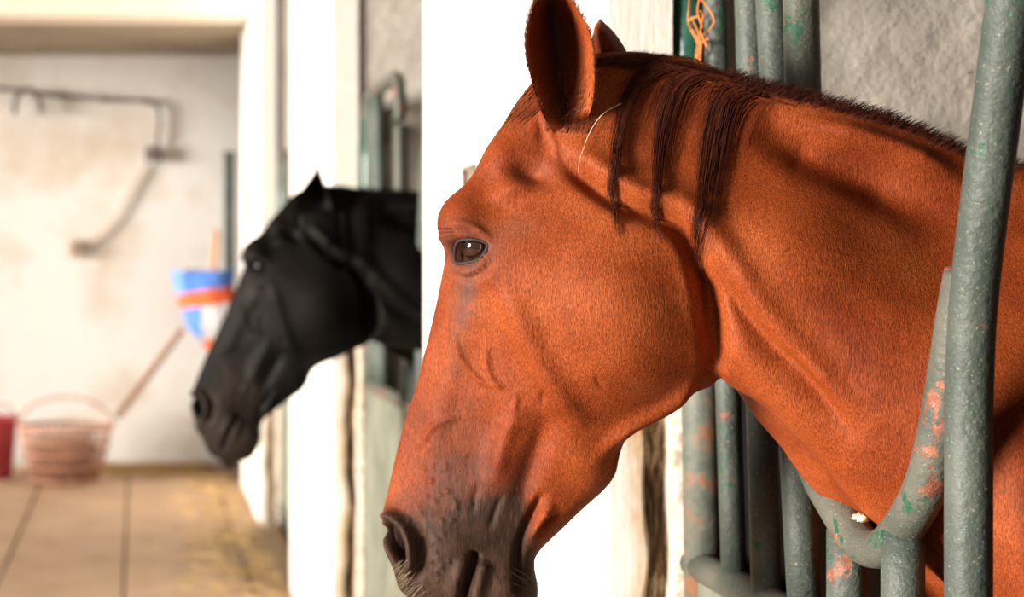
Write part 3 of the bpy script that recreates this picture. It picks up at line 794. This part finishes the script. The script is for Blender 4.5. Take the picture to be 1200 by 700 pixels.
hs = MB().tube(spl([atY(17,134,YW-.047), atY(18,118,YW-.047), atY(26,107,YW-.047), atY(36,107,YW-.047), atY(45,118,YW-.047), atY(46,131,YW-.047)], 26), .020, 10).build('horseshoe', M['pvc'], origin=atY(30,118,YW-.047))
tag(hs, 'dark horseshoe-shaped iron hung over the conduit on the end wall', 'horseshoe')
# feed sack on a pole
YB = 10.75
def sack_mat():
    m, nt, b = newmat('printed_sack'); tc = N(nt, 'ShaderNodeTexCoord'); sp = N(nt, 'ShaderNodeSeparateXYZ'); nt.links.new(tc.outputs['Object'], sp.inputs[0])
    x, z = sp.outputs[0], sp.outputs[2]
    zz = math_(nt, 'ADD', z, math_(nt, 'MULTIPLY', x, -.16)); wob = math_(nt, 'MULTIPLY', math_(nt, 'SUBTRACT', noise(nt, coords(nt), 7), .5), .03)
    h = math_(nt, 'MULTIPLY', math_(nt, 'ADD', math_(nt, 'ADD', zz, wob), .26), 1/.52)     # 0 bottom .. 1 top
    band = N(nt, 'ShaderNodeValToRGB'); band.color_ramp.interpolation = 'CONSTANT'; e = band.color_ramp.elements
    white, blue, orng = (.72, .74, .80, 1), (.07, .20, .62, 1), (.80, .13, .03, 1)
    e[0].position = 0; e[0].color = orng; e[1].position = .10; e[1].color = white
    for p, c in ((.54, orng), (.735, blue)): q = e.new(p); q.color = c
    nt.links.new(h, band.inputs[0])
    left = ramp(nt, math_(nt, 'ADD', math_(nt, 'MULTIPLY', x, 2), .5), [(.44, (1,)*3), (.48, (0,)*3)])
    low = math_(nt, 'MULTIPLY', math_(nt, 'LESS_THAN', h, .54), math_(nt, 'GREATER_THAN', h, .12))
    nt.links.new(mix(nt, math_(nt, 'MULTIPLY', left, low), band.outputs[0], blue), b.inputs['Base Color'])
    b.inputs['Roughness'].default_value = .5; return m
M['sack'] = sack_mat()
sk = empty('feed_sack', atY(240, 362, YB)); tag(sk, 'blue, orange and white plastic sack by the wall, beside the black horse\'s nose', 'sack')
c0 = np.array(atY(240, 362, YB)); vs_, fs = [], []; nu = 40; prof = [(318,203,275),(320,202,276),(332,204,274),(345,206,275),(356,208,274),(368,214,270),(382,220,263),(395,232,258),(404,238,250),(410,242,246)]
for j, (y, l, r) in enumerate(spl(prof, 26)):
    x0, x1 = atY(l, y, YB)[0], atY(r, y, YB)[0]; z = atY(240, y, YB)[2]
    for k in range(nu):
        a = 2*math.pi*k/nu; wv = 1+.07*math.sin(5*a+j*.3)+.05*math.sin(9*a-j*.5)
        vs_.append(((x0+x1)/2+(x1-x0)/2*math.cos(a), YB+.09*math.sin(a)*wv*(1-.02*j), z+.008*math.sin(4*a+j)))
for j in range(25):
    for k in range(nu): fs.append((j*nu+k, j*nu+(k+1) % nu, (j+1)*nu+(k+1) % nu, (j+1)*nu+k))
mk('sack_body', vs_, fs, M['sack'], sk)
hm = MB().tube([atY(250,330,YB), atY(251,300,YB), atY(254,270,YB)], .020, 10).build('brush_handle', M['orangewood'], origin=atY(250,330,YB)); tag(hm, 'short orange wooden handle sticking up out of the feed sack', 'handle')
# wire basket with rusty mesh, pole leaning out of it
YK = 10.6; bz = 0.0
bc = np.array([atY(77, 500, YK)[0], YK, 0.0]); rimz = atY(77, 500, YK)[2]
bk_ = empty('wire_basket', tuple(bc)); tag(bk_, 'rusty round wire basket with a thin hoop handle on the floor', 'basket')
def ringp(rad, z, n=48): return [(bc[0]+rad*math.cos(2*math.pi*k/n), bc[1]+rad*math.sin(2*math.pi*k/n)*.8, z) for k in range(n)]
MB().tube(ringp(.30, rimz), .013, 8, closed=True).build('rim', M['rustwire'], bk_)
MB().tube(ringp(.21, .02), .013, 8, closed=True).build('base_ring', M['rustwire'], bk_)
for q in (.25, .5, .75): MB().tube(ringp(.21+.09*q**.7, .02+(rimz-.02)*q), .006, 6, closed=True).build('hoop_wire', M['rustwire'], bk_)
for k in range(36):
    a = 2*math.pi*k/36; A = lambda rr_, z: (bc[0]+rr_*math.cos(a), bc[1]+rr_*.8*math.sin(a), z)
    MB().tube([A(.21, .02), A(.245, rimz*.35), A(.27, rimz*.6), A(.30, rimz)], .006, 6).build('wire', M['rustwire'], bk_)
MB().tube([(bc[0]+.31*math.cos(a), bc[1], rimz+.19*math.sin(a)) for a in np.linspace(0, math.pi, 30)], .008, 8).build('handle', M['rustwire'], bk_)
hay = []
for k in range(900):
    a, rr_ = random.uniform(0, 6.28), .22*math.sqrt(random.random()); p = np.array([bc[0]+rr_*math.cos(a), bc[1]+.8*rr_*math.sin(a), random.uniform(.02, rimz*.75)]); d = RNG.normal(size=3)*.05
    hay.append(np.array([p-d, p+RNG.normal(size=3)*.008, p+d]))
h_ = strands(hay, .0035, 3).build('hay', M['rustwire'], origin=tuple(bc)); tag(h_, 'dry reddish hay filling the rusty wire basket', 'hay', kind='stuff')
pl = MB().tube(spl([atY(137,489,10.62), atY(155,465,10.65), atY(175,438,10.68), atY(200,404,10.66), atY(213,387,10.62)], 24), .023, 10).build('pole', M['wood'], origin=atY(137,489,10.62)); tag(pl, 'thin brown wooden pole slanting from the wire basket up to the feed sack', 'pole')
# pink bucket
pb = np.array([atY(-6, 520, 10.8)[0], 10.8, .01]); hb = .40; bu = empty('bucket', tuple(pb)); tag(bu, 'pink plastic bucket cut off by the left edge, beside the basket', 'bucket')
MB().lathe([(.001, 0), (.115, 0), (.15, hb*.95), (.158, hb*.96), (.158, hb), (.146, hb), (.112, .012), (.001, .012)], tuple(pb)).build('bucket_body', M['pink'], bu)
MB().tube([(pb[0]+.15*math.cos(a), pb[1]-.03, pb[2]+hb-.02+.11*math.sin(a)) for a in np.linspace(0, math.pi, 20)], .005, 6).build('handle', M['rustiron'], bu)
# straw swept along the foot of the end wall and the piers
sw = []
for k in range(1100):
    if random.random() < .62: x, y = random.uniform(-.25, .50), YE-.05-abs(random.gauss(0, .22))
    else: y = random.uniform(6.3, 11.0); x = XP-.02-abs(random.gauss(0, .22))
    a = random.uniform(0, 6.28); L = random.uniform(.03, .09); d = np.array([math.cos(a)*L, math.sin(a)*L, 0]); p = np.array([x, y, .006+random.random()**3*.035])
    if p[0]+abs(d[0]) > XP-.005: d[0] = 0
    if p[1]+abs(d[1]) > YE-.01: d[1] = 0
    sw.append(np.array([p-d, p+np.array([0, 0, .006]), p+d]))
s_ = strands(sw, .0045, 3).build('straw_litter', M['straw'], origin=(0, 9, 0)); tag(s_, 'loose straw litter along the foot of the end wall and white piers', 'straw', kind='stuff')
# green iron latches on the far piers
for (x, y0, y1, Xp_, lab) in ((291, 220, 262, XP-.012, 'slim green latch bar on the furthest white pier'),):
    a, b = atX(x, y0, Xp_), atX(x, y1, Xp_)
    l_ = MB().bbox(a[0]-.018, a[0]+.012, a[1]-.03, a[1]+.03, b[2], a[2], .006).build('latch_bar', M['paint'], origin=b); tag(l_, lab, 'latch')
# green post standing in the far corner
a = atY(268.5, 178, YE-.09); gp = empty('corner_post', (a[0], a[1], 0)); tag(gp, 'dark green post standing in the far corner against the end wall', 'post')
MB().bbox(a[0]-.036, a[0]+.036, a[1]-.036, a[1]+.036, .004, a[2]-.012, .008).build('shaft', M['paint'], gp)
MB().bbox(a[0]-.042, a[0]+.042, a[1]-.042, a[1]+.042, a[2]-.014, a[2], .004).build('cap', M['paint'], gp)
# rusty hinge plate set in the near pier, just left of the chestnut's brow
a, b = atX(543, 195, XP-.006), atX(556, 222, XP-.006)
hp = empty('hinge_plate', b); tag(hp, 'small weathered hinge plate on the white pier above the chestnut\'s brow', 'hinge')
MB().bbox(XP-.010, XP+.01, b[1], a[1], b[2]-.02, a[2], .003).build('plate', M['ledge'], hp)
MB().tube([(XP-.012, (a[1]+b[1])/2, b[2]), (XP-.016, (a[1]+b[1])/2, a[2]-.01)], .006, 8).build('pin', M['rustiron'], hp)
# orange twine knotted round the end post of the first stall
Yt = ZA+.01; tw = []
for k in range(6):
    z0 = H+(CY-random.uniform(-5, 45))*Yt/F; px0 = random.uniform(814, 830)
    p0 = np.array(atX(px0, random.uniform(-10, 20), XS-.03)); 
    tw.append(np.array([p0+np.array([random.gauss(0, .006), random.gauss(0, .02), -.02*q+random.gauss(0, .008)]) for q in range(5)]))
mb = MB()
for p in tw: mb.tube(spl(p, 16), .0013, 6)
tt_ = mb.build('baling_twine', M['twine'], origin=tuple(tw[0][0])); tag(tt_, 'frayed orange baling twine knotted round the dark green end post', 'twine')
